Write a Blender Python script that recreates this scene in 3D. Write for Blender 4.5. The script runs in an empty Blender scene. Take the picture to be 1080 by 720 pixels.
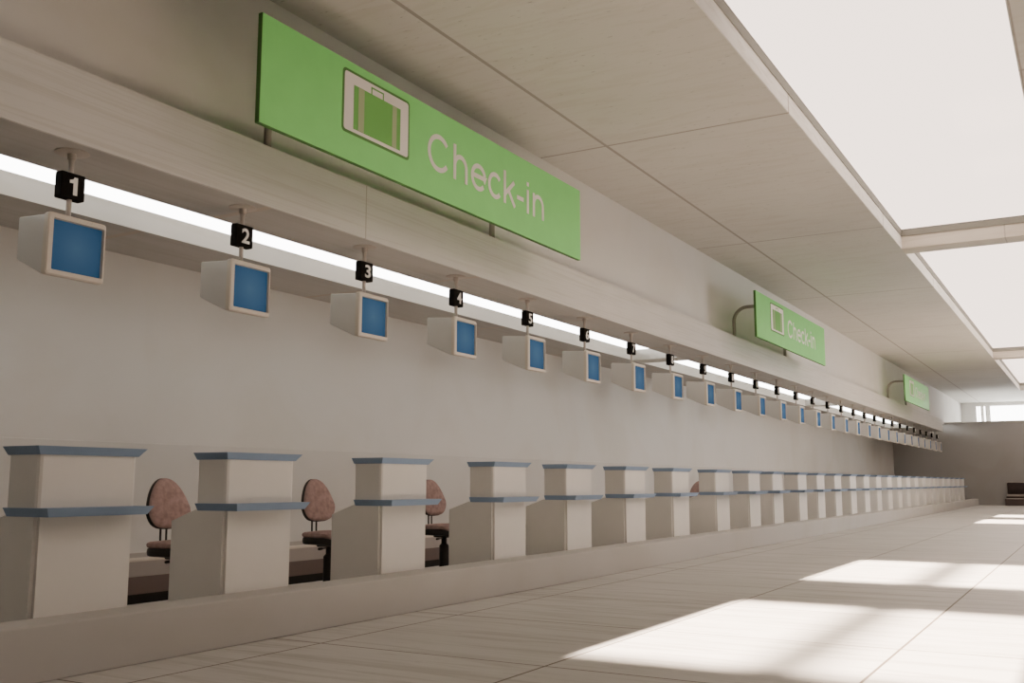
import bpy, bmesh, math, random
from mathutils import Vector, Matrix
random.seed(7)
C = bpy.context.scene.collection
D = bpy.data
PI = math.pi

# ------------------------------------------------------------------ materials
MATS = {}
def mat(name, col, rough=0.7, spec=0.3, metal=0.0, var=0.0, scale=(1, 1, 1), bump=0.0, emit=None):
    """plain principled material with procedural tone variation in object space"""
    if name in MATS: return MATS[name]
    m = D.materials.new(name); m.use_nodes = True
    nt = m.node_tree; b = nt.nodes['Principled BSDF']
    b.inputs['Roughness'].default_value = rough
    b.inputs['Specular IOR Level'].default_value = spec
    b.inputs['Metallic'].default_value = metal
    b.inputs['Base Color'].default_value = (*col, 1)
    tc = nt.nodes.new('ShaderNodeTexCoord'); mp = nt.nodes.new('ShaderNodeMapping')
    mp.inputs['Scale'].default_value = scale
    nz = nt.nodes.new('ShaderNodeTexNoise'); nz.inputs['Scale'].default_value = 3.0
    nz.inputs['Detail'].default_value = 6.0
    nt.links.new(tc.outputs['Object'], mp.inputs['Vector']); nt.links.new(mp.outputs['Vector'], nz.inputs['Vector'])
    rp = nt.nodes.new('ShaderNodeValToRGB')
    rp.color_ramp.elements[0].position = 0.3; rp.color_ramp.elements[1].position = 0.7
    rp.color_ramp.elements[0].color = (*[c*(1-var) for c in col], 1)
    rp.color_ramp.elements[1].color = (*[min(1, c*(1+var)) for c in col], 1)
    nt.links.new(nz.outputs['Fac'], rp.inputs['Fac'])
    nt.links.new(rp.outputs['Color'], b.inputs['Base Color'])
    if bump:
        bp_ = nt.nodes.new('ShaderNodeBump'); bp_.inputs['Strength'].default_value = bump
        nt.links.new(nz.outputs['Fac'], bp_.inputs['Height']); nt.links.new(bp_.outputs['Normal'], b.inputs['Normal'])
    if emit:
        b.inputs['Emission Color'].default_value = (*emit[0], 1)
        b.inputs['Emission Strength'].default_value = emit[1]
    MATS[name] = m
    return m

def joint_mask(nt, vec_out, axis, offset, period, width):
    """1 on a thin line every `period` along an axis of object space"""
    sp = nt.nodes.new('ShaderNodeSeparateXYZ'); nt.links.new(vec_out, sp.inputs[0])
    def mth(op, a, b=None):
        n = nt.nodes.new('ShaderNodeMath'); n.operation = op
        if hasattr(a, 'links'): nt.links.new(a, n.inputs[0])
        else: n.inputs[0].default_value = a
        if b is not None:
            if hasattr(b, 'links'): nt.links.new(b, n.inputs[1])
            else: n.inputs[1].default_value = b
        return n.outputs[0]
    v = mth('SUBTRACT', sp.outputs[axis], offset - period/2 - 50*period)
    v = mth('MODULO', v, period)
    v = mth('ABSOLUTE', mth('SUBTRACT', v, period/2))
    return mth('LESS_THAN', v, width/2), mth

def stone(name, col, streak, joints, jcol, rough, streak_amt, spots=0.0, spec=0.25, blotch=0.08):
    m = D.materials.new(name); m.use_nodes = True
    nt = m.node_tree; b = nt.nodes['Principled BSDF']
    b.inputs['Roughness'].default_value = rough; b.inputs['Specular IOR Level'].default_value = spec
    tc = nt.nodes.new('ShaderNodeTexCoord'); obj = tc.outputs['Object']
    def noise(scale3, sc, det=6, dist=0.0):
        mp = nt.nodes.new('ShaderNodeMapping'); mp.inputs['Scale'].default_value = scale3
        nt.links.new(obj, mp.inputs['Vector'])
        n = nt.nodes.new('ShaderNodeTexNoise'); n.inputs['Scale'].default_value = sc
        n.inputs['Detail'].default_value = det; n.inputs['Distortion'].default_value = dist
        nt.links.new(mp.outputs['Vector'], n.inputs['Vector']); return n.outputs['Fac']
    def ramp(f, p0, p1, c0, c1):
        r = nt.nodes.new('ShaderNodeValToRGB')
        r.color_ramp.elements[0].position = p0; r.color_ramp.elements[1].position = p1
        r.color_ramp.elements[0].color = (*c0, 1); r.color_ramp.elements[1].color = (*c1, 1)
        nt.links.new(f, r.inputs['Fac']); return r.outputs['Color']
    def mul(a, b2):
        x = nt.nodes.new('ShaderNodeMix'); x.data_type = 'RGBA'; x.blend_type = 'MULTIPLY'
        x.inputs['Factor'].default_value = 1.0
        nt.links.new(a, x.inputs[6]); nt.links.new(b2, x.inputs[7]); return x.outputs[2]
    s = 1 - streak_amt
    c = ramp(noise((1, 1, 1), 0.35, 4), 0.3, 0.7, [k*(1-blotch) for k in col], [k*(1+blotch) for k in col])
    c = mul(c, ramp(noise(streak, 1.0, 9, 1.2), 0.36, 0.52, (s, s*0.99, s*0.97), (1, 1, 1)))
    if spots:
        c = mul(c, ramp(noise([k*1.7+1.2 for k in streak], 2.6, 3), 0.27, 0.335, (1-spots,)*3, (1, 1, 1)))
    out = c
    for (axis, off, per, w) in joints:
        mask, mth = joint_mask(nt, obj, axis, off, per, w)
        x = nt.nodes.new('ShaderNodeMix'); x.data_type = 'RGBA'
        nt.links.new(mask, x.inputs['Factor']); nt.links.new(out, x.inputs[6])
        x.inputs[7].default_value = (*jcol, 1); out = x.outputs[2]
    nt.links.new(out, b.inputs['Base Color'])
    return m

def glass_mat(name, tint):
    m = D.materials.new(name); m.use_nodes = True
    nt = m.node_tree; nt.nodes.clear()
    o = nt.nodes.new('ShaderNodeOutputMaterial')
    t = nt.nodes.new('ShaderNodeBsdfTransparent'); t.inputs['Color'].default_value = (*tint, 1)
    g = nt.nodes.new('ShaderNodeBsdfGlossy'); g.inputs['Roughness'].default_value = 0.05
    mx = nt.nodes.new('ShaderNodeMixShader'); mx.inputs[0].default_value = 0.02
    nt.links.new(t.outputs[0], mx.inputs[1]); nt.links.new(g.outputs[0], mx.inputs[2])
    nt.links.new(mx.outputs[0], o.inputs['Surface'])
    return m

WALL = (0.68, 0.665, 0.64)
M_wall = stone('plaster', WALL, (0.4, 0.4, 0.4), [], WALL, 0.9, 0.03, blotch=0.03, spec=0.1)
M_dark = stone('dark_plaster', (0.34, 0.33, 0.31), (0.4, 0.4, 0.4), [], WALL, 0.9, 0.03, blotch=0.03, spec=0.1)  # tone lowered so the unseen walls bounce less light
M_back = stone('rear_plaster', (0.65, 0.635, 0.61), (0.4, 0.4, 0.4), [], WALL, 0.9, 0.03, blotch=0.03, spec=0.1)
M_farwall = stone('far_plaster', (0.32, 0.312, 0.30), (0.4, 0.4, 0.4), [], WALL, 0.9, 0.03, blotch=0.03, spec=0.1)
M_dado = stone('dado_plaster', (0.605, 0.59, 0.567), (0.4, 0.4, 0.4), [], WALL, 0.9, 0.03, blotch=0.03, spec=0.1)
M_ceil = stone('travertine_ceiling', (0.51, 0.50, 0.465), (5.0, 0.9, 1), [(0, 14.95, 8.0, 0.05), (1, 6.8, 6.27, 0.06)],
               (0.29, 0.27, 0.245), 0.85, 0.06, spots=0.35, blotch=0.05)
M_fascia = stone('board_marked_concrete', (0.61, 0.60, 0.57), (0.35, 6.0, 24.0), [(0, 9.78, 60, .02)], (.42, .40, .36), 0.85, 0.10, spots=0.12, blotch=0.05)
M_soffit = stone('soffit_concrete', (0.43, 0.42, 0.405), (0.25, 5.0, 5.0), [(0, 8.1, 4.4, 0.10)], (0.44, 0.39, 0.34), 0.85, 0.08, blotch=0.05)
M_lip = stone('skylit_lip_stone', (0.80, 0.78, 0.74), (1.2, 2.0, 7), [(0, 14.95, 8.0, 0.05)], (0.36, 0.32, 0.27), 0.8, 0.12, spots=0.2)
M_lip2 = stone('skylit_slot_stone', (0.72, 0.70, 0.66), (0.5, 2.0, 5), [], WALL, 0.85, 0.05)
M_frame = mat('skylight_frame', (0.19, 0.185, 0.16), var=0.05)
M_floor = stone('marble_floor', (0.54, 0.53, 0.51), (7.0, 0.55, 1), [(0, 8.93, 2.135, 0.022), (1, 3.65, 2.16, 0.022)],
                (0.15, 0.125, 0.10), 0.55, 0.20, spots=0.22, spec=0.2, blotch=0.05)
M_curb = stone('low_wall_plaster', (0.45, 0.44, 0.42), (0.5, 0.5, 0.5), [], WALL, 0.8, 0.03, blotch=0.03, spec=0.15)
M_counter = mat('counter_laminate', (0.67, 0.655, 0.62), 0.6, 0.2, var=0.02)
M_blue = mat('blue_edge_laminate', (0.21, 0.295, 0.43), 0.5, 0.3, var=0.04)
M_housing = mat('monitor_plastic', (0.60, 0.59, 0.57), 0.5, 0.3, var=0.02)
M_bezel = mat('monitor_bezel', (0.62, 0.57, 0.50), 0.45, 0.35, var=0.02)
M_pole = mat('grey_painted_metal', (0.40, 0.36, 0.32), 0.45, 0.4, var=0.03)
M_dpole = mat('dark_bent_tube', (0.25, 0.225, 0.20), 0.45, 0.4, var=0.03)
M_black = mat('black_plastic', (0.008, 0.007, 0.006), 0.9, 0.05, var=0.1)
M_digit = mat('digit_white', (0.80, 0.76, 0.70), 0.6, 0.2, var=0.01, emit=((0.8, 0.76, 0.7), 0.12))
M_green = mat('sign_green', (0.19, 0.58, 0.16), 0.55, 0.3, var=0.03)
M_green_edge = mat('sign_edge_green', (0.06, 0.16, 0.04), 0.6, 0.2, var=0.03)
M_border = mat('pictogram_border_green', (0.075, 0.19, 0.05), 0.6, 0.2, var=0.03)
M_white = mat('sign_white', (0.82, 0.77, 0.73), 0.6, 0.2, var=0.01)
M_case = mat('suitcase_green', (0.13, 0.36, 0.085), 0.6, 0.2, var=0.03)
M_strap = mat('strap_olive', (0.30, 0.36, 0.21), 0.6, 0.2, var=0.02)
M_pink = mat('rose_fabric', (0.315, 0.222, 0.21), 0.95, 0.05, var=0.22, scale=(5, 5, 5))
M_shell = mat('chair_black', (0.022, 0.019, 0.017), 0.5, 0.3, var=0.1)
M_sidegrey = mat('conveyor_grey', (0.36, 0.33, 0.31), 0.6, 0.2, var=0.03)
M_brown = mat('conveyor_brown', (0.15, 0.115, 0.105), 0.7, 0.2, var=0.05)
M_rubber = mat('conveyor_black', (0.014, 0.012, 0.010), 0.7, 0.2, var=0.1)
M_topgrey = mat('conveyor_rim', (0.62, 0.57, 0.51), 0.6, 0.2, var=0.03)
M_sofa = mat('brown_leather', (0.040, 0.028, 0.026), 0.6, 0.2, var=0.15)
M_sofa2 = mat('brown_base', (0.085, 0.066, 0.062), 0.7, 0.2, var=0.1)
M_pipe = mat('pale_piping', (0.42, 0.38, 0.34), 0.5, 0.3, var=0.03)
M_pier = mat('sunlit_reveal', (0.86, 0.82, 0.76), 0.8, 0.1, var=0.01)
M_skyglass = glass_mat('skylight_glass', (0.525, 0.478, 0.448))
M_clear = glass_mat('clear_glass', (0.97, 0.97, 0.97))

def screen_mat():
    m = D.materials.new('crt_blue'); m.use_nodes = True
    nt = m.node_tree; b = nt.nodes['Principled BSDF']; b.inputs['Roughness'].default_value = 0.8
    b.inputs['Specular IOR Level'].default_value = 0.0
    tc = nt.nodes.new('ShaderNodeTexCoord')
    gr = nt.nodes.new('ShaderNodeTexGradient'); gr.gradient_type = 'SPHERICAL'
    mp = nt.nodes.new('ShaderNodeMapping'); mp.inputs['Scale'].default_value = (2.6, 0.0, 2.6)
    nt.links.new(tc.outputs['Object'], mp.inputs['Vector']); nt.links.new(mp.outputs['Vector'], gr.inputs['Vector'])
    rp = nt.nodes.new('ShaderNodeValToRGB')
    rp.color_ramp.elements[0].color = (0.018, 0.066, 0.155, 1); rp.color_ramp.elements[1].color = (0.055, 0.120, 0.225, 1)
    nt.links.new(gr.outputs['Fac'], rp.inputs['Fac'])
    nt.links.new(rp.outputs['Color'], b.inputs['Base Color'])
    nt.links.new(rp.outputs['Color'], b.inputs['Emission Color']); b.inputs['Emission Strength'].default_value = 0.42
    return m
M_screen = screen_mat()

# ------------------------------------------------------------------ mesh helpers
def box(bm, x0, x1, y0, y1, z0, z1, bev=0.0, seg=1, edges=None):
    r = bmesh.ops.create_cube(bm, size=1.0)
    vs = r['verts']
    for v in vs:
        v.co = Vector((x0 + (v.co.x+.5)*(x1-x0), y0 + (v.co.y+.5)*(y1-y0), z0 + (v.co.z+.5)*(z1-z0)))
    if bev:
        es = set(e for v in vs for e in v.link_edges)
        if edges == 'z': es = [e for e in es if abs(e.verts[0].co.z-e.verts[1].co.z) > 1e-6 and abs(e.verts[0].co.x-e.verts[1].co.x) < 1e-6]
        bmesh.ops.bevel(bm, geom=list(es), offset=bev, segments=seg, affect='EDGES', profile=0.5)
    return vs

def frustum(bm, lo, hi):
    """lo/hi = (x0,x1,y0,y1,z): a block whose bottom and top rectangles differ"""
    def ring(r): x0, x1, y0, y1, z = r; return [bm.verts.new(p) for p in ((x0, y0, z), (x1, y0, z), (x1, y1, z), (x0, y1, z))]
    a = ring(lo); b = ring(hi)
    bm.faces.new(a[::-1]); bm.faces.new(b)
    for i in range(4):
        j = (i+1) % 4; bm.faces.new((a[i], a[j], b[j], b[i]))

def tube(bm, pts, rad, seg=14, caps=True):
    pts = [Vector(p) for p in pts]; rads = rad if isinstance(rad, (list, tuple)) else [rad]*len(pts)
    rings = []; prev = None
    for i, p in enumerate(pts):
        d = (pts[min(i+1, len(pts)-1)] - pts[max(i-1, 0)]).normalized()
        if prev is None:
            u = d.orthogonal().normalized()
        else:
            u = (prev - d*prev.dot(d)).normalized()
        prev = u; w = d.cross(u)
        rings.append([bm.verts.new(p + (u*math.cos(2*PI*k/seg) + w*math.sin(2*PI*k/seg))*rads[i]) for k in range(seg)])
    for a, b in zip(rings, rings[1:]):
        for k in range(seg):
            bm.faces.new((a[k], a[(k+1) % seg], b[(k+1) % seg], b[k]))
    if caps:
        bm.faces.new(rings[0][::-1]); bm.faces.new(rings[-1])

def lathe(bm, prof, c=(0, 0), seg=20):
    tube(bm, [(c[0], c[1], z + i*1e-5) for i, (r, z) in enumerate(prof)], [r for r, z in prof], seg)

def mesh(name, fill, m, smooth=False):
    bm = bmesh.new(); fill(bm)
    bmesh.ops.recalc_face_normals(bm, faces=bm.faces)
    me = D.meshes.new(name); bm.to_mesh(me); bm.free(); me.materials.append(m)
    if smooth:
        for p in me.polygons: p.use_smooth = True
        try: me.set_sharp_from_angle(angle=math.radians(38))
        except Exception: pass
    return me

def link(name, me, parent=None, loc=(0, 0, 0), rotz=0.0):
    o = D.objects.new(name, me); C.objects.link(o)
    o.location = loc; o.rotation_euler = (0, 0, rotz)
    if parent: o.parent = parent
    return o

def thing(name, label, cat, loc=(0, 0, 0), rotz=0.0, group=None):
    o = link(name, None, None, loc, rotz); o.empty_display_size = 0.2
    o['label'] = label; o['category'] = cat
    if group: o['group'] = group
    return o

def struct(name, fill, m, parent=None, label=None):
    o = link(name, mesh(name, fill, m), parent)
    if parent is None: o['kind'] = 'structure'
    return o

def text_mesh(s, m, width=None, height=None, offset=0.0, extrude=0.004, anchor='LEFT', x0=0.0):
    """lettering standing in the XZ plane, facing -Y, baseline at z=0"""
    cu = D.curves.new('lettering', 'FONT'); cu.body = s; cu.size = 1.0; cu.offset = offset; cu.extrude = 0.0
    cu.resolution_u = 4
    o = D.objects.new('lettering', cu); C.objects.link(o)
    dg = bpy.context.evaluated_depsgraph_get(); dg.update()
    me = D.meshes.new_from_object(o.evaluated_get(dg))
    D.objects.remove(o); D.curves.remove(cu)
    xs = [v.co.x for v in me.vertices]; ys = [v.co.y for v in me.vertices]
    w = max(xs)-min(xs); h = max(ys)-min(ys)
    sy = height/h; sx = width/w if width else sy
    for v in me.vertices:
        x = (v.co.x-min(xs))*sx; z = (v.co.y-min(ys))*sy
        if anchor == 'CENTER': x -= w*sx/2
        v.co = Vector((x+x0, 0, z))
    bm = bmesh.new(); bm.from_mesh(me)
    r = bmesh.ops.extrude_face_region(bm, geom=bm.faces[:])
    for e in r['geom']:
        if isinstance(e, bmesh.types.BMVert): e.co.y -= extrude
    bmesh.ops.recalc_face_normals(bm, faces=bm.faces)
    bm.to_mesh(me); bm.free()
    me.materials.clear(); me.materials.append(m)
    return me

# ------------------------------------------------------------------ key dimensions
H_CAM = 1.35
Y_W, Z_C = 8.07, 7.0             # upper wall, main ceiling
OY0, OY1 = 0.53, 3.73            # ceiling openings across
X0, X1 = -14.0, 78.3             # hall ends
XF = 68.3                        # far partition
Y_BACK, Y_R = 11.2, -7.0
Z_S, Z_B = 4.41, 5.10            # canopy soffit, fascia top
YB, Y1S, Y2S = 7.80, 8.72, 9.93  # fascia, slot edges
X_BEAM = 65.3

# ------------------------------------------------------------------ setting
struct('floor', lambda bm: box(bm, X0-.5, X1+.5, Y_R-.5, Y_BACK+.5, -.2, 0), M_floor)
bars = [(25.4, 26.07), (50.5, 51.2)]
O_END = 69.1; O_BEG = -4.3
QX0, QX1, QY0, QY1 = 10.0, 44.0, -5.6, -0.9     # unseen second rooflight, added to light the upper wall and signs
def ceil_fill(bm):
    box(bm, X0-.5, X1+.5, OY1+.004, Y_W+.3, Z_C, Z_C+.3)
    box(bm, X0-.5, X1+.5, QY1, OY0-.004, Z_C, Z_C+.3)
    box(bm, X0-.5, X1+.5, Y_R-.5, QY0, Z_C, Z_C+.3)
    box(bm, X0-.5, QX0, QY0, QY1, Z_C, Z_C+.3); box(bm, QX1, X1+.5, QY0, QY1, Z_C, Z_C+.3)
    box(bm, X0-.5, O_BEG, OY0, OY1, Z_C, Z_C+.3)
    box(bm, O_END, X1+.5, OY0, OY1, Z_C, Z_C+.3)
struct('ceiling', ceil_fill, M_ceil)
spans = [(O_BEG, bars[0][0]), (bars[0][1], bars[1][0]), (bars[1][1], O_END)]
def bars_fill(bm):
    for a, b in bars: box(bm, a, b, OY0-.002, OY1+.002, Z_C-.002, Z_C+.31)
struct('trim_1', bars_fill, stone('crossbar_stone', (0.60, 0.55, 0.48), (2.0, .4, 6), [(1, 1.45, 3.0, .03)], (.42, .38, .33), .8, .1))
def lips_fill(bm):   # sides of the openings, skylight on them put into the paler stone
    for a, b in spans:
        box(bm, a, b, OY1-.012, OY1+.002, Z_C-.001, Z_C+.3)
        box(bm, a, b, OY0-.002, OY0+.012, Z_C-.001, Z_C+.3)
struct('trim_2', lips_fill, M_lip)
for i, (a, b) in enumerate(spans):
    def fr(bm, a=a, b=b):
        t = .07; z0, z1 = Z_C+.3, Z_C+.47
        box(bm, a-.1, b+.1, OY1-.03, OY1+.12, z0, z1); box(bm, a-.1, b+.1, OY0-.12, OY0+.03, z0, z1)
        box(bm, a-.1, a+.03, OY0, OY1, z0, z1); box(bm, b-.03, b+.1, OY0, OY1, z0, z1)
    w = struct('window_%d' % (i+1), fr, M_frame)
    struct('glass_pane', lambda bm, a=a, b=b: box(bm, a-.05, b+.05, OY0-.05, OY1+.05, Z_C+.44, Z_C+.45), M_skyglass, w)

w = struct('window_20', lambda bm: [box(bm, x-.05, x+.05, QY0, QY1, Z_C+.3, Z_C+.4) for x in (QX0, 21, 33, QX1)], M_frame)  # bars of the added rooflight, out of view
struct('glass_pane', lambda bm: box(bm, QX0, QX1, QY0, QY1, Z_C+.31, Z_C+.32), M_skyglass, w)

# upper wall above the canopy, canopy slab with its fascia, slot, rear slab
struct('wall_upper', lambda bm: box(bm, X0, X1, Y_W, Y_W+.25, Z_B-.1, Z_C), M_wall)
def fascia(bm):
    xs = [X0, 9.78, X_BEAM]
    for a, b in zip(xs, xs[1:]): box(bm, a, b, YB, YB+.03, Z_S, Z_B)
struct('trim_3', fascia, M_fascia)
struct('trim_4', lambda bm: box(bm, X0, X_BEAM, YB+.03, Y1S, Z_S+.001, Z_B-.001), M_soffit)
def slotbars(bm):
    for x in (23.6, 41.0): box(bm, x-.35, x+.35, Y1S, Y2S, Z_S+.002, Z_S+.27)
    box(bm, 60.0, XF, Y1S, Y2S, Z_S+.002, Z_S+.27)
    box(bm, X0, -6, Y1S, Y2S, Z_S+.002, Z_S+.27)
struct('trim_5', slotbars, M_fascia)
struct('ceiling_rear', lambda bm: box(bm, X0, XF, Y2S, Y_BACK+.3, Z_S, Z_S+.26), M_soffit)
struct('trim_6', lambda bm: box(bm, X0, 60.0, Y2S-.012, Y2S, Z_S-.002, Z_S+.262), M_lip2)  # paler strip: skylight on the slab edge put into the colour
struct('wall_back', lambda bm: box(bm, X0, XF+.2, Y_BACK, Y_BACK+.3, 0, Z_S+.1), M_back)
struct('baseboard_back', lambda bm: box(bm, X0, XF, Y_BACK-.03, Y_BACK, 0, 1.887, .008), M_dado)
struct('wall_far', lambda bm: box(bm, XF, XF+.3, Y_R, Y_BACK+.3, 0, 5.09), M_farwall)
struct('trim_7', lambda bm: box(bm, XF-.02, XF+.32, Y_R, Y_W+.02, 5.07, 5.12), M_wall)
# low wall under the counters
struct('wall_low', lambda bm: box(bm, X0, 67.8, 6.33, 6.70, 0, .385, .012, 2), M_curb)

# end wall with high windows behind the far partition
def endwall(bm):
    zt, zb = 6.74, 3.2
    box(bm, X1, X1+.3, Y_R, Y_BACK, 0, zb); box(bm, X1, X1+.3, Y_R, Y_W+.3, zt, Z_C)
    box(bm, X1, X1+.3, 7.10, Y_W+.3, zb, zt)
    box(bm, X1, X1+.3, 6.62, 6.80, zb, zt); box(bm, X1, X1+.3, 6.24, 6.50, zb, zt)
    box(bm, X1, X1+.3, Y_R, -5, zb, zt); box(bm, X1, X1+.3, .6, 1.0, zb, zt)
struct('wall_end', endwall, M_wall)
w = struct('window_4', lambda bm: [box(bm, X1+.1, X1+.2, a-.04, a, 3.2, 6.74) for a in (6.24, 1.04)], M_frame)
struct('glass_pane', lambda bm: box(bm, X1+.14, X1+.15, 1.0, 6.24, 3.2, 6.74), M_clear, w)
w = struct('window_5', lambda bm: box(bm, X1+.1, X1+.2, 6.94, 6.96, 3.2, 6.74), M_pier)  # slits and pale bar stand in for sunlit window reveals
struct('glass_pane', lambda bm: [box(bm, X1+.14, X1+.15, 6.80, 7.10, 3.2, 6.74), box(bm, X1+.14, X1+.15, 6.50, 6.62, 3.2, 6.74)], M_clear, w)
# the other side of the hall, behind and beside the camera
struct('wall_entrance', lambda bm: box(bm, X0-.3, X0, Y_R, Y_BACK, 0, Z_C), M_dark)
fill_wins = [(30, 34)]  # unseen window added to light the surfaces facing the hall
def rightwall(bm):
    y0, y1 = Y_R-.3, Y_R
    box(bm, X0, X1, y0, y1, 0, .7); box(bm, X0, X1, y0, y1, 5.6, Z_C)
    xs = [X0] + [v for w_ in fill_wins for v in w_] + [X1]
    for a, b in zip(xs[0::2], xs[1::2]): box(bm, a, b, y0, y1, .7, 5.6)
struct('wall_right', rightwall, M_dark)
for i, (a, b) in enumerate(fill_wins):
    w = struct('window_%d' % (6+i), lambda bm, a=a, b=b: [box(bm, x-.04, x+.04, Y_R-.2, Y_R-.1, .7, 5.6) for x in (a+.04, (a+b)/2, b-.04)], M_frame)
    struct('glass_pane', lambda bm, a=a, b=b: box(bm, a, b, Y_R-.16, Y_R-.15, .7, 5.6), M_clear, w)

# unseen roof added to shape the sun patches: panels, gaps and ridge beam
COT = 1.5; ZR = 20.0
def roof(bm):
    sh = ZR*COT
    lit = [(7.25, 11.55), (14.45, 18.65), (37.5, 41.6), (44.6, 48.0)]
    xs = [-20] + [v for l in lit for v in l] + [68.0]
    for a, b in zip(xs[0::2], xs[1::2]):
        box(bm, a-sh, b-sh, -6.4, 4.25, ZR, ZR+.15)
    box(bm, 67.5-45, 84-45, -.8, 4.6, 30, 30.15)
    box(bm, 4-51, 20-51, 1.88, 2.34, 34, 34.3)
    # lower sheet added over the first opening to cut sky light, same two gaps
    zl = 8.2; s2 = zl*COT
    for a, b in ((-20, -5.25), (-.55, 1.95), (6.55, 12.0)): box(bm, a, b, -3.5, 7.2, zl, zl+.08)
    box(bm, X0, 72, 8.33, 13.2, 6.5, 6.6)  # unseen sheet added to cut the light through the slot
    for y in (-.4, 4.05):
        box(bm, -20-sh, 68-sh, y-.15, y+.15, ZR+.15, ZR+.5)
struct('added_shade_roof', roof, M_frame)

# ------------------------------------------------------------------ check-in counters
W = 0.865
def lower_body(bm):
    # side profile in YZ: deeper at the back with a sloping top edge
    prof = [(0, 0), (0, 1.11), (.38, 1.11), (.675, 1.005), (.675, 0)]
    a = [bm.verts.new((0, y, z)) for y, z in prof]; b = [bm.verts.new((W, y, z)) for y, z in prof]
    bm.faces.new(a); bm.faces.new(b[::-1])
    for i in range(5):
        j = (i+1) % 5; bm.faces.new((a[i], b[i], b[j], a[j]))
    es = [e for e in bm.edges if abs(e.verts[0].co.y) < 1e-6 and abs(e.verts[1].co.y) < 1e-6 and abs(e.verts[0].co.z-e.verts[1].co.z) > .5]
    bmesh.ops.bevel(bm, geom=es, offset=.03, segments=2, affect='EDGES')
me_low = mesh('counter_body', lower_body, M_counter)
me_up = mesh('counter_upstand', lambda bm: box(bm, 0, W, 0, .37, 1.165, 1.560, .03, 2, 'z'), M_counter)
me_shelf = mesh('counter_shelf', lambda bm: frustum(bm, (-.005, W+.005, -.145, .345, 1.103), (-.042, W+.042, -.18, .345, 1.168)), M_blue)
me_cap = mesh('counter_cap', lambda bm: frustum(bm, (-.008, W+.008, -.012, .372, 1.557), (-.056, W+.056, -.055, .372, 1.620)), M_blue)
cx = [4.659, 6.503, 8.745, 11.09, 13.138, 15.26, 17.398, 19.819, 22.065, 24.0, 26.363, 28.41]
cx += [28.41 + (63.18-28.41)/16*k for k in range(1, 17)]
ORD = ['first', 'second', 'third', 'fourth', 'fifth', 'sixth', 'seventh', 'eighth', 'ninth', 'tenth', 'eleventh', 'twelfth',
       'thirteenth', 'fourteenth', 'fifteenth', 'sixteenth', 'seventeenth', 'eighteenth', 'nineteenth', 'twentieth',
       'twenty-first', 'twenty-second', 'twenty-third', 'twenty-fourth', 'twenty-fifth', 'twenty-sixth', 'twenty-seventh', 'twenty-eighth']
for i, x in enumerate(cx):
    if i == 0: lab = 'nearest cream check-in counter with blue ledges, cut by the left edge of the photo'
    elif i == 27: lab = 'farthest cream check-in counter with blue ledges, last of the row by the far wall'
    elif i in (1, 2): lab = '%s cream blue-topped check-in counter from the left, office chair on each side' % ORD[i]
    elif i == 3: lab = 'fourth cream blue-topped check-in counter from the left, right of the half-hidden third chair'
    else: lab = '%s cream check-in counter with blue ledges counting from the left end of the row' % ORD[i]
    t = thing('check_in_counter', lab, 'counter', (x, 6.69, 0), 0, 'check-in counters along the low wall')
    link('lower_cabinet', me_low, t); link('upper_cabinet', me_up, t)
    s = link('writing_shelf', me_shelf, t); c = link('top_ledge', me_cap, t)
    if i == 0: s['label'] = 'blue bevelled writing shelf'; c['label'] = 'blue bevelled top ledge'

# ------------------------------------------------------------------ stroke lettering
def arc(cx_, cz_, rx, rz, a0, a1, n=14):
    return [(cx_+rx*math.cos(math.radians(a0+(a1-a0)*k/n)), cz_+rz*math.sin(math.radians(a0+(a1-a0)*k/n))) for k in range(n+1)]
def stroke_mesh(strokes, t, m, depth=.004):
    def f(bm):
        for pts in strokes:
            P = [Vector((x, 0, z)) for x, z in pts]; L = []; Rr = []
            for i, p in enumerate(P):
                d0 = (P[i]-P[i-1]).normalized() if i else None
                d1 = (P[i+1]-P[i]).normalized() if i < len(P)-1 else None
                d = ((d0 or d1) + (d1 or d0)).normalized(); nn = Vector((-d.z, 0, d.x))
                k = 1.0
                if d0 and d1: k = 1/max(.4, nn.dot(Vector((-d1.z, 0, d1.x))))
                L.append(p+nn*t/2*k); Rr.append(p-nn*t/2*k)
            fr = [(bm.verts.new(a+Vector((0, -depth, 0))), bm.verts.new(b+Vector((0, -depth, 0)))) for a, b in zip(L, Rr)]
            bk = [(bm.verts.new(a), bm.verts.new(b)) for a, b in zip(L, Rr)]
            for i in range(len(P)-1):
                bm.faces.new((fr[i][0], fr[i+1][0], fr[i+1][1], fr[i][1]))
                bm.faces.new((fr[i][0], bk[i][0], bk[i+1][0], fr[i+1][0]))
                bm.faces.new((fr[i][1], fr[i+1][1], bk[i+1][1], bk[i][1]))
            for i in (0, len(P)-1): bm.faces.new((fr[i][0], fr[i][1], bk[i][1], bk[i][0]))
    return mesh('lettering', f, m)
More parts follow.
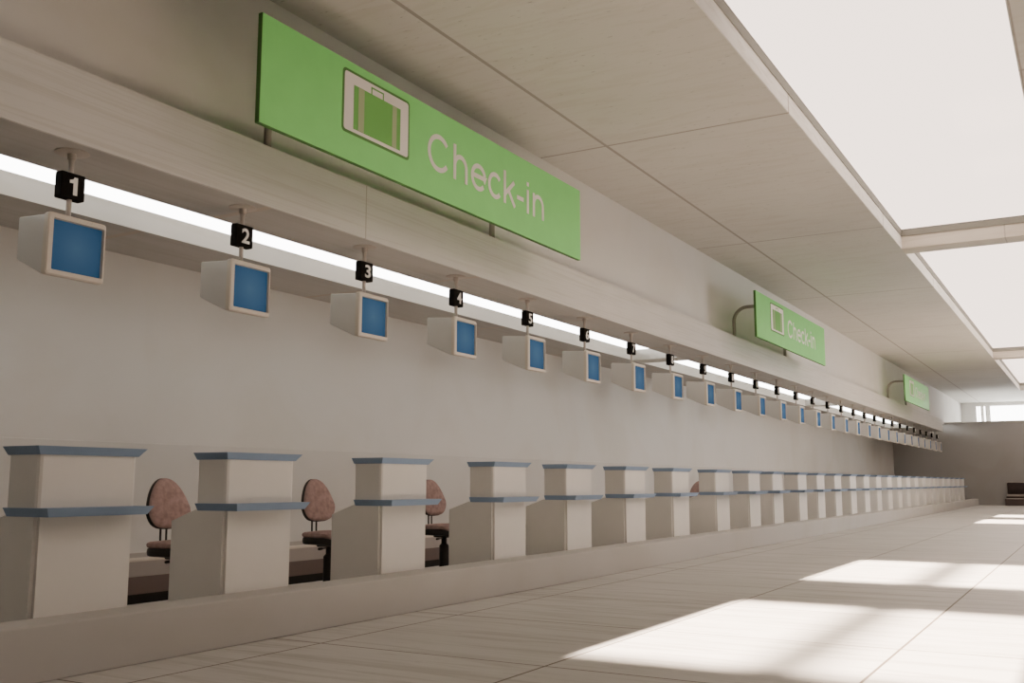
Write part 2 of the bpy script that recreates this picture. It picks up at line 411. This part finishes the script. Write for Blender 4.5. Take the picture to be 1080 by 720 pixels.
def check_in_strokes():
    Zb, X_, cap = 5.283, .362, .478; h = .028
    z1 = Zb+cap; xh = Zb+X_; mid = Zb+X_/2
    S = []
    S.append(arc(3.180, Zb+cap/2, .222, cap/2-.022, 38, 322, 26))                      # C
    S += [[(3.545, Zb), (3.545, z1)], [(3.545, Zb+.20)] + arc(3.685, xh-.165, .14, .137, 165, 0, 10) + [(3.825, Zb)]]      # h
    S.append([(3.972, mid+.012), (4.302, mid+.012)] + arc(4.137, mid, .165, X_/2-.022, 4, 318, 24))      # e
    S.append(arc(4.572, mid, .160, X_/2-.022, 40, 320, 22))                              # c
    S += [[(4.838, Zb), (4.838, z1)], [(4.838, Zb+.13), (5.105, xh)], [(4.935, Zb+.215), (5.125, Zb)]]                      # k
    S.append([(5.187, Zb+.175), (5.383, Zb+.175)])                                     # hyphen
    S += [[(5.508, Zb), (5.508, xh)], [(5.508, z1-.062), (5.508, z1)]]                  # i
    S += [[(5.695, Zb), (5.695, xh)], [(5.695, Zb+.20)] + arc(5.835, xh-.165, .14, .137, 165, 0, 10) + [(5.975, Zb)]]      # n
    return S
me_letters = stroke_mesh(check_in_strokes(), .063, M_white)
def digit_one(bm):
    pts = [(-.012, 0), (.030, 0), (.030, .17), (-.004, .17), (-.016, .148), (-.052, .136), (-.052, .108), (-.012, .112)]
    vs = [bm.verts.new((x, -.004, z)) for x, z in pts]; f = bm.faces.new(vs)
    r = bmesh.ops.extrude_face_region(bm, geom=[f])
    for e in r['geom']:
        if isinstance(e, bmesh.types.BMVert): e.co.y = 0

# ------------------------------------------------------------------ hanging monitors with number boxes
def housing(bm):
    fw, f0, f1 = .285, -.275, .275     # front half-width, z range (local z=0 is the screen middle)
    bw, b0, b1 = .245, -.085, .305
    bw, b0, b1 = .235, -.09, .315
    def ring(y, w, z0, z1, r):
        out = []
        for (sx, z, a0) in ((1, z0, -90), (1, z1, 0), (-1, z1, 90), (-1, z0, 180)):
            for k in range(4):
                a = math.radians(a0 + k*30)
                cxx = sx*(w-r); czz = z0+r if z == z0 else z1-r
                out.append(bm.verts.new((cxx + r*math.cos(a), y, czz + r*math.sin(a))))
        return out
    rs = [ring(.05, fw, f0, f1, .02), ring(.10, fw, f0, f1, .02), ring(.53, bw, b0, b1, .02), ring(.545, bw-.015, b0+.015, b1-.015, .02)]
    for a, b in zip(rs, rs[1:]):
        for k in range(16): bm.faces.new((a[k], a[(k+1) % 16], b[(k+1) % 16], b[k]))
    bm.faces.new(rs[0]); bm.faces.new(rs[-1][::-1])
me_house = mesh('housing', housing, M_housing, True)
def bezel(bm):
    o, i_ = .305, .258; oz, iz = .285, .228
    oring = []; iring = []; bring = []; dring = []
    def rr(w, h, r, y):
        out = []
        for (sx, sz, a0) in ((1, -1, -90), (1, 1, 0), (-1, 1, 90), (-1, -1, 180)):
            for k in range(4):
                a = math.radians(a0 + k*30)
                out.append(bm.verts.new((sx*(w-r)+r*math.cos(a), y, sz*(h-r)+r*math.sin(a))))
        return out
    rs = [rr(o, oz, .03, .06), rr(o, oz, .03, .012), rr(o-.012, oz-.012, .03, 0), rr(i_+.008, iz+.008, .012, 0), rr(i_, iz, .01, .03), rr(i_, iz, .01, .06)]
    for r_ in rs[3:]:
        for v in r_: v.co.x += .016
    for a, b in zip(rs, rs[1:]):
        for k in range(16): bm.faces.new((a[k], a[(k+1) % 16], b[(k+1) % 16], b[k]))
    bm.faces.new(rs[0] ); 
me_bez = mesh('bezel', bezel, M_bezel, True)
def screen(bm):
    n = 8; g = [[bm.verts.new((.016+(i/n*2-1)*.26, .028 - .018*(1-(i/n*2-1)**2)*(1-(j/n*2-1)**2)*.9, (j/n*2-1)*.23)) for j in range(n+1)] for i in range(n+1)]
    for i in range(n):
        for j in range(n): bm.faces.new((g[i][j], g[i+1][j], g[i+1][j+1], g[i][j+1]))
me_screen = mesh('screen', screen, M_screen, True)
me_plate = mesh('plate', lambda bm: lathe(bm, [(.155, 4.412), (.155, 4.404), (.148, 4.400), (.040, 4.398), (.038, 4.345), (.027, 4.335), (.025, 4.30)], seg=28), M_pole, True)
me_rod = mesh('rod', lambda bm: tube(bm, [(0, 0, 4.36), (0, 0, 3.70)], .024), M_pole, True)
me_nbox = mesh('nbox', lambda bm: box(bm, -.128, .128, -.05, .05, 3.958, 4.205, .008, 1), M_black)
ZM = 3.465
for i in range(28):
    x = 5.766 + 2.1885*i; n = str(i+1)
    if i == 0: lab = 'hanging grey monitor below the black number 1 box, nearest and largest of the row'
    elif i == 27: lab = 'farthest hanging grey monitor with black number box, at the far end of the canopy'
    elif i < 9: lab = 'hanging grey monitor with blue screen below the black number %s box' % n
    else: lab = 'hanging grey blue-screened monitor below black number box, %s in the row from the left' % ORD[i]
    t = thing('hanging_monitor', lab, 'monitor', (x, 8.1, 0), 0, 'numbered monitors hanging under the canopy')
    link('ceiling_plate', me_plate, t); link('pole', me_rod, t)
    nb = link('number_box', me_nbox, t)
    dg = link('digit', (mesh('digit', digit_one, M_digit) if i == 0 else text_mesh(n, M_digit, height=.17, width=(.19 if i > 8 else .115), offset=.022, anchor='CENTER')), nb, (.012, -.0495, 3.997))
    h = link('housing', me_house, t, (-.03, -.2, ZM))
    bz = link('bezel', me_bez, t, (-.03, -.2, ZM)); link('screen', me_screen, bz)
    if i == 0:
        nb['label'] = 'black square number box'; dg['label'] = 'white digit'

# ------------------------------------------------------------------ hanging signs
YS = 7.0
def sign(x0, lab):
    xc = x0 + 3.635; z0, z1 = 4.925, 6.085; w = 7.27
    t = thing('check_in_sign', lab, 'sign', (x0, YS, 0), 0, 'green hanging check-in signs')
    p = link('sign_panel', mesh('panel', lambda bm: box(bm, 0, w, 0, .055, z0, z1, .004), M_green), t)
    link('edge_band', mesh('edge_band', lambda bm: [box(bm, -.004, .0005, .003, .057, z0, z1), box(bm, 0, w, .003, .057, z0-.004, z0+.0005)], M_green_edge), p)
    def rrect(bm, xa, xb, za, zb, r, y):
        vs = []
        for (cx_, cz_, a0) in ((xb-r, za+r, -90), (xb-r, zb-r, 0), (xa+r, zb-r, 90), (xa+r, za+r, 180)):
            for k in range(5):
                a = math.radians(a0+k*22.5); vs.append(bm.verts.new((cx_+r*math.cos(a), y, cz_+r*math.sin(a))))
        f = bm.faces.new(vs); r_ = bmesh.ops.extrude_face_region(bm, geom=[f])
        for e in r_['geom']:
            if isinstance(e, bmesh.types.BMVert): e.co.y += .006
    link('pictogram_border', mesh('border', lambda bm: rrect(bm, 1.262, 2.532, 5.238, 5.985, .05, -.004), M_border), p)
    link('pictogram_plate', mesh('plate', lambda bm: rrect(bm, 1.292, 2.500, 5.270, 5.953, .035, -.007), M_white), p)
    link('suitcase', mesh('suitcase', lambda bm: box(bm, 1.455, 2.337, -.010, -.003, 5.31, 5.828), M_case), p)
    for a, b in ((1.535, 1.64), (2.175, 2.26)):
        link('suitcase_strap', mesh('strap', lambda bm: box(bm, a, b, -.012, -.006, 5.31, 5.828), M_strap), p)
    def hdl(bm):
        box(bm, 1.765, 1.785, -.010, -.003, 5.828, 5.915); box(bm, 1.985, 2.005, -.010, -.003, 5.828, 5.915); box(bm, 1.765, 2.005, -.010, -.003, 5.897, 5.915)
    link('suitcase_handle', mesh('handle', hdl, M_case), p)
    l = link('lettering', me_letters, p, (0, -.0015, 0))
    l['label'] = 'white Check-in lettering'
    for dx in (-2.465, 2.465):
        xx = 3.635 + dx - .12; yb = .90; R = .36; zt = 5.87
        pts = [(xx, yb, Z_B-.005), (xx, yb, zt-R)]
        pts += [(xx, yb-R+R*math.cos(a), zt-R+R*math.sin(a)) for a in [PI/2*k/8 for k in range(1, 9)]]
        pts += [(xx, .05, zt)]
        link('bent_bracket', mesh('bracket', lambda bm: tube(bm, pts, .045), M_dpole, True), t)
sign(7.05, 'large green Check-in sign with white suitcase pictogram, nearest of the three signs')
sign(24.17, 'middle green Check-in sign on bent tubes standing on the canopy')
sign(46.55, 'small farthest green Check-in sign over the far end of the canopy')

# ------------------------------------------------------------------ baggage conveyor behind the counters
t = thing('baggage_conveyor', 'long grey and brown baggage conveyor on the floor behind the office chairs', 'conveyor', (0, 9.47, 0))
link('plinth', mesh('plinth', lambda bm: box(bm, -6, 66, .0, 1.0, 0, .105), M_rubber), t)
link('lower_side_panel', mesh('lower_side', lambda bm: box(bm, -6, 66, -.012, .02, .105, .30), M_brown), t)
link('upper_side_panel', mesh('upper_side', lambda bm: box(bm, -6, 66, -.02, .03, .30, .47), M_sidegrey), t)
link('side_rail', mesh('rail', lambda bm: box(bm, -6, 66, -.025, .22, .468, .492, .004), M_topgrey), t)
link('belt', mesh('belt', lambda bm: box(bm, -6, 66, .22, .95, .105, .485), M_sidegrey), t)

# ------------------------------------------------------------------ office chairs (local: faces -Y, column at origin)
def outline(n=36):
    pts = []
    for k in range(n):
        a = 2*PI*k/n; c, s = math.cos(a), math.sin(a)
        z = .262*math.copysign(abs(s)**.8, s); f = 1 - .42*((z+.09)/.35) if z > -.09 else 1
        pts.append((.292*f*math.copysign(abs(c)**(.8 if s > 0 else .55), c), z))
    return pts
def shell_of(bm, y0, y1, grow, bulge, flat=False, n=36):
    """egg-shaped padded plate between y0 (front) and y1 (back), curved round the sitter"""
    base = outline(n); rings = []
    spec = [(y1, .86), (y1, .97), ((y0+y1)/2, 1.0), (y0, .96), (y0-bulge*.5, .84), (y0-bulge, .55), (y0-bulge*1.05, .2)]
    for y, s in spec:
        rings.append([bm.verts.new((x*s*grow, y - .35*(x*s)**2, z*s*grow)) for x, z in base])
    for a, b in zip(rings, rings[1:]):
        for k in range(n): bm.faces.new((a[k], a[(k+1) % n], b[(k+1) % n], b[k]))
    bm.faces.new(rings[0]); bm.faces.new(rings[-1][::-1])
me_back = mesh('back', lambda bm: shell_of(bm, -.005, .03, 1.0, .03), M_pink, True)
me_backsh = mesh('backshell', lambda bm: shell_of(bm, .025, .065, 1.02, .0), M_shell, True)
def seat_fill(z0, z1, grow, soft):
    def f(bm):
        n = 40; rings = []
        def ol(s):
            out = []
            for k in range(n):
                a = 2*PI*k/n; c, si = math.cos(a), math.sin(a)
                out.append((.255*grow*s*math.copysign(abs(c)**.5, c), .245*grow*s*math.copysign(abs(si)**.5, si)))
            return out
        spec = [(z0, .92), (z0+.01, .98), ((z0+z1)/2, 1.0), (z1-.012, .98), (z1, .9), (z1+soft, .5), (z1+soft, .15)]
        for z, s in spec:
            rings.append([bm.verts.new((x, y, z - (.03*max(0, (-y-.12)/.12)**2))) for x, y in ol(s)])
        for a, b in zip(rings, rings[1:]):
            for k in range(n): bm.faces.new((a[k], a[(k+1) % n], b[(k+1) % n], b[k]))
        bm.faces.new(rings[0][::-1]); bm.faces.new(rings[-1])
    return f
me_seat = mesh('seat', seat_fill(.695, .755, 1.12, .012), M_pink, True)
me_seatsh = mesh('seatshell', seat_fill(.61, .70, 1.10, .0), M_shell, True)
me_mech = mesh('mech', lambda bm: box(bm, -.09, .09, -.13, .13, .575, .62, .012, 2), M_shell)
me_lever = mesh('lever', lambda bm: tube(bm, [(-.03, 0, .565), (-.12, 0, .56), (-.13, 0, .56), (-.19, 0, .558), (-.20, 0, .558)], [.008, .008, .016, .016, .009], 10), M_shell, True)
me_col = mesh('col', lambda bm: lathe(bm, [(.04, .59), (.04, .49), (.045, .485), (.068, .46), (.068, .12), (.05, .10)]), M_shell, True)
def legf(k):
    a = 2*PI*k/5 + .3
    def f(bm):
        c, s = math.cos(a), math.sin(a)
        tube(bm, [(c*.03, s*.03, .125), (c*.15, s*.15, .115), (c*.29, s*.29, .085), (c*.31, s*.31, .08)], [.032, .028, .02, .012], 10)
    return f
def castf(k):
    a = 2*PI*k/5 + .3
    def f(bm):
        c, s = math.cos(a)*.30, math.sin(a)*.30
        for d in (-.016, .016):
            u = Vector((-math.sin(a), math.cos(a), 0))*d
            p = Vector((c, s, .031)) + u; e = Vector((-math.sin(a), math.cos(a), 0))*.010
            tube(bm, [p-e, p+e], .031, 14)
        tube(bm, [(c, s, .03), (c, s, .085)], .009, 8)
    return f
me_legs = [mesh('leg', legf(k), M_shell, True) for k in range(5)]
me_cast = [mesh('castor', castf(k), M_shell, True) for k in range(5)]
def postf(sx):
    return lambda bm: tube(bm, [(sx*.04, .10, .61), (sx*.04, .20, .615), (sx*.04, .245, .65), (sx*.04, .25, .80), (sx*.04, .25, 1.10)], .011, 10)
me_posts = [mesh('post', postf(s), M_shell, True) for s in (-1, 1)]
def chair(x, y, rot, lab):
    t = thing('office_chair', lab, 'chair', (x, y, 0), rot, 'office chairs behind the counters')
    link('seat', me_seat, t); link('seat_shell', me_seatsh, t); link('mechanism', me_mech, t); link('lever', me_lever, t); link('column', me_col, t)
    b = link('backrest', me_back, t, (0, .20, 1.145)); b.rotation_euler = (-.2, 0, 0); link('backrest_shell', me_backsh, b)
    for p in me_posts: link('back_post', p, t)
    for a, b2 in zip(me_legs, me_cast):
        l = link('base_leg', a, t); link('castor', b2, l)
chair(7.37, 8.2, 0.05, 'rose fabric office chair between the first and second counters')
chair(9.70, 8.2, 0.0, 'rose fabric office chair between the second and third counters')
chair(12.22, 8.2, 0.0, 'rose fabric office chair half hidden between the third and fourth counters')
chair(23.22, 8.2, -1.2, 'small far office chair peeking out between the seventh and eighth counters')

# ------------------------------------------------------------------ lounge seating by the far wall
t = thing('waiting_bench', 'dark brown padded bench with pale piping against the far wall', 'bench', (67.35, 4.75, 0))
def sofa_base(bm): box(bm, -.62, .6, -4.0, .05, .02, .40, .02, 2)
link('base', mesh('base', sofa_base, M_sofa2), t)
link('piping', mesh('piping', lambda bm: box(bm, -.64, .55, -3.96, -.02, .40, .445, .015, 2), M_pipe), t)
link('seat', mesh('seat', lambda bm: box(bm, -.62, .55, -3.94, -.03, .445, .545, .03, 3), M_sofa), t)
link('back_rail', mesh('rail', lambda bm: box(bm, .0, .58, -3.94, -.04, .545, .67, .02, 2), M_pipe), t)
for k in range(4):
    y1 = -.06 - .97*k
    c = link('back_cushion', mesh('cushion', lambda bm: box(bm, .10, .42, y1-.93, y1, .66, 1.375, .07, 4), M_sofa, True), t)
    link('cushion_piping', mesh('cpiping', lambda bm: box(bm, .26, .44, y1-.95, y1+.02, .64, 1.40, .06, 3), M_pipe, True), c)

# ------------------------------------------------------------------ light
wd = D.worlds.new('sky'); bpy.context.scene.world = wd; wd.use_nodes = True
nt = wd.node_tree; bg = nt.nodes['Background']
tc = nt.nodes.new('ShaderNodeTexCoord'); sp = nt.nodes.new('ShaderNodeSeparateXYZ')
nt.links.new(tc.outputs['Generated'], sp.inputs[0])
rp = nt.nodes.new('ShaderNodeValToRGB')
rp.color_ramp.elements[0].position = 0.0; rp.color_ramp.elements[0].color = (1.0, 0.975, 0.945, 1)
rp.color_ramp.elements[1].position = 0.8; rp.color_ramp.elements[1].color = (0.94, 0.912, 0.885, 1)
nt.links.new(sp.outputs['Z'], rp.inputs['Fac']); nt.links.new(rp.outputs['Color'], bg.inputs['Color'])
bg.inputs['Strength'].default_value = 18.0
sl = D.lights.new('sun', 'SUN'); sl.energy = 500.0; sl.angle = math.radians(0.6); sl.color = (1.0, 0.95, 0.86)
so = D.objects.new('sun', sl); C.objects.link(so)
so.rotation_euler = Vector((COT, 0, -1)).to_track_quat('-Z', 'Y').to_euler()

# ------------------------------------------------------------------ camera
cd = D.cameras.new('camera'); cam = D.objects.new('camera', cd); C.objects.link(cam)
cd.sensor_width = 36.0; cd.lens = 1056.0/1080*36; cd.clip_end = 500
R_ = Vector(((0.5007784, -0.8655755, 0.0000000))); U_ = -Vector(((0.1209335, 0.0699660, -0.9901918))); F_ = Vector(((0.8570858, 0.4958666, 0.1397146)))
m = Matrix((R_, U_, -F_)).transposed().to_4x4(); m.translation = Vector((0, 0, H_CAM))
cam.matrix_world = m
bpy.context.scene.camera = cam

sc = bpy.context.scene
sc.view_settings.view_transform = 'AgX'; sc.view_settings.look = 'None'
sc.view_settings.exposure = -0.38
sc.cycles.max_bounces = 10; sc.cycles.diffuse_bounces = 7; sc.cycles.transparent_max_bounces = 12
sc.cycles.sample_clamp_indirect = 6.0
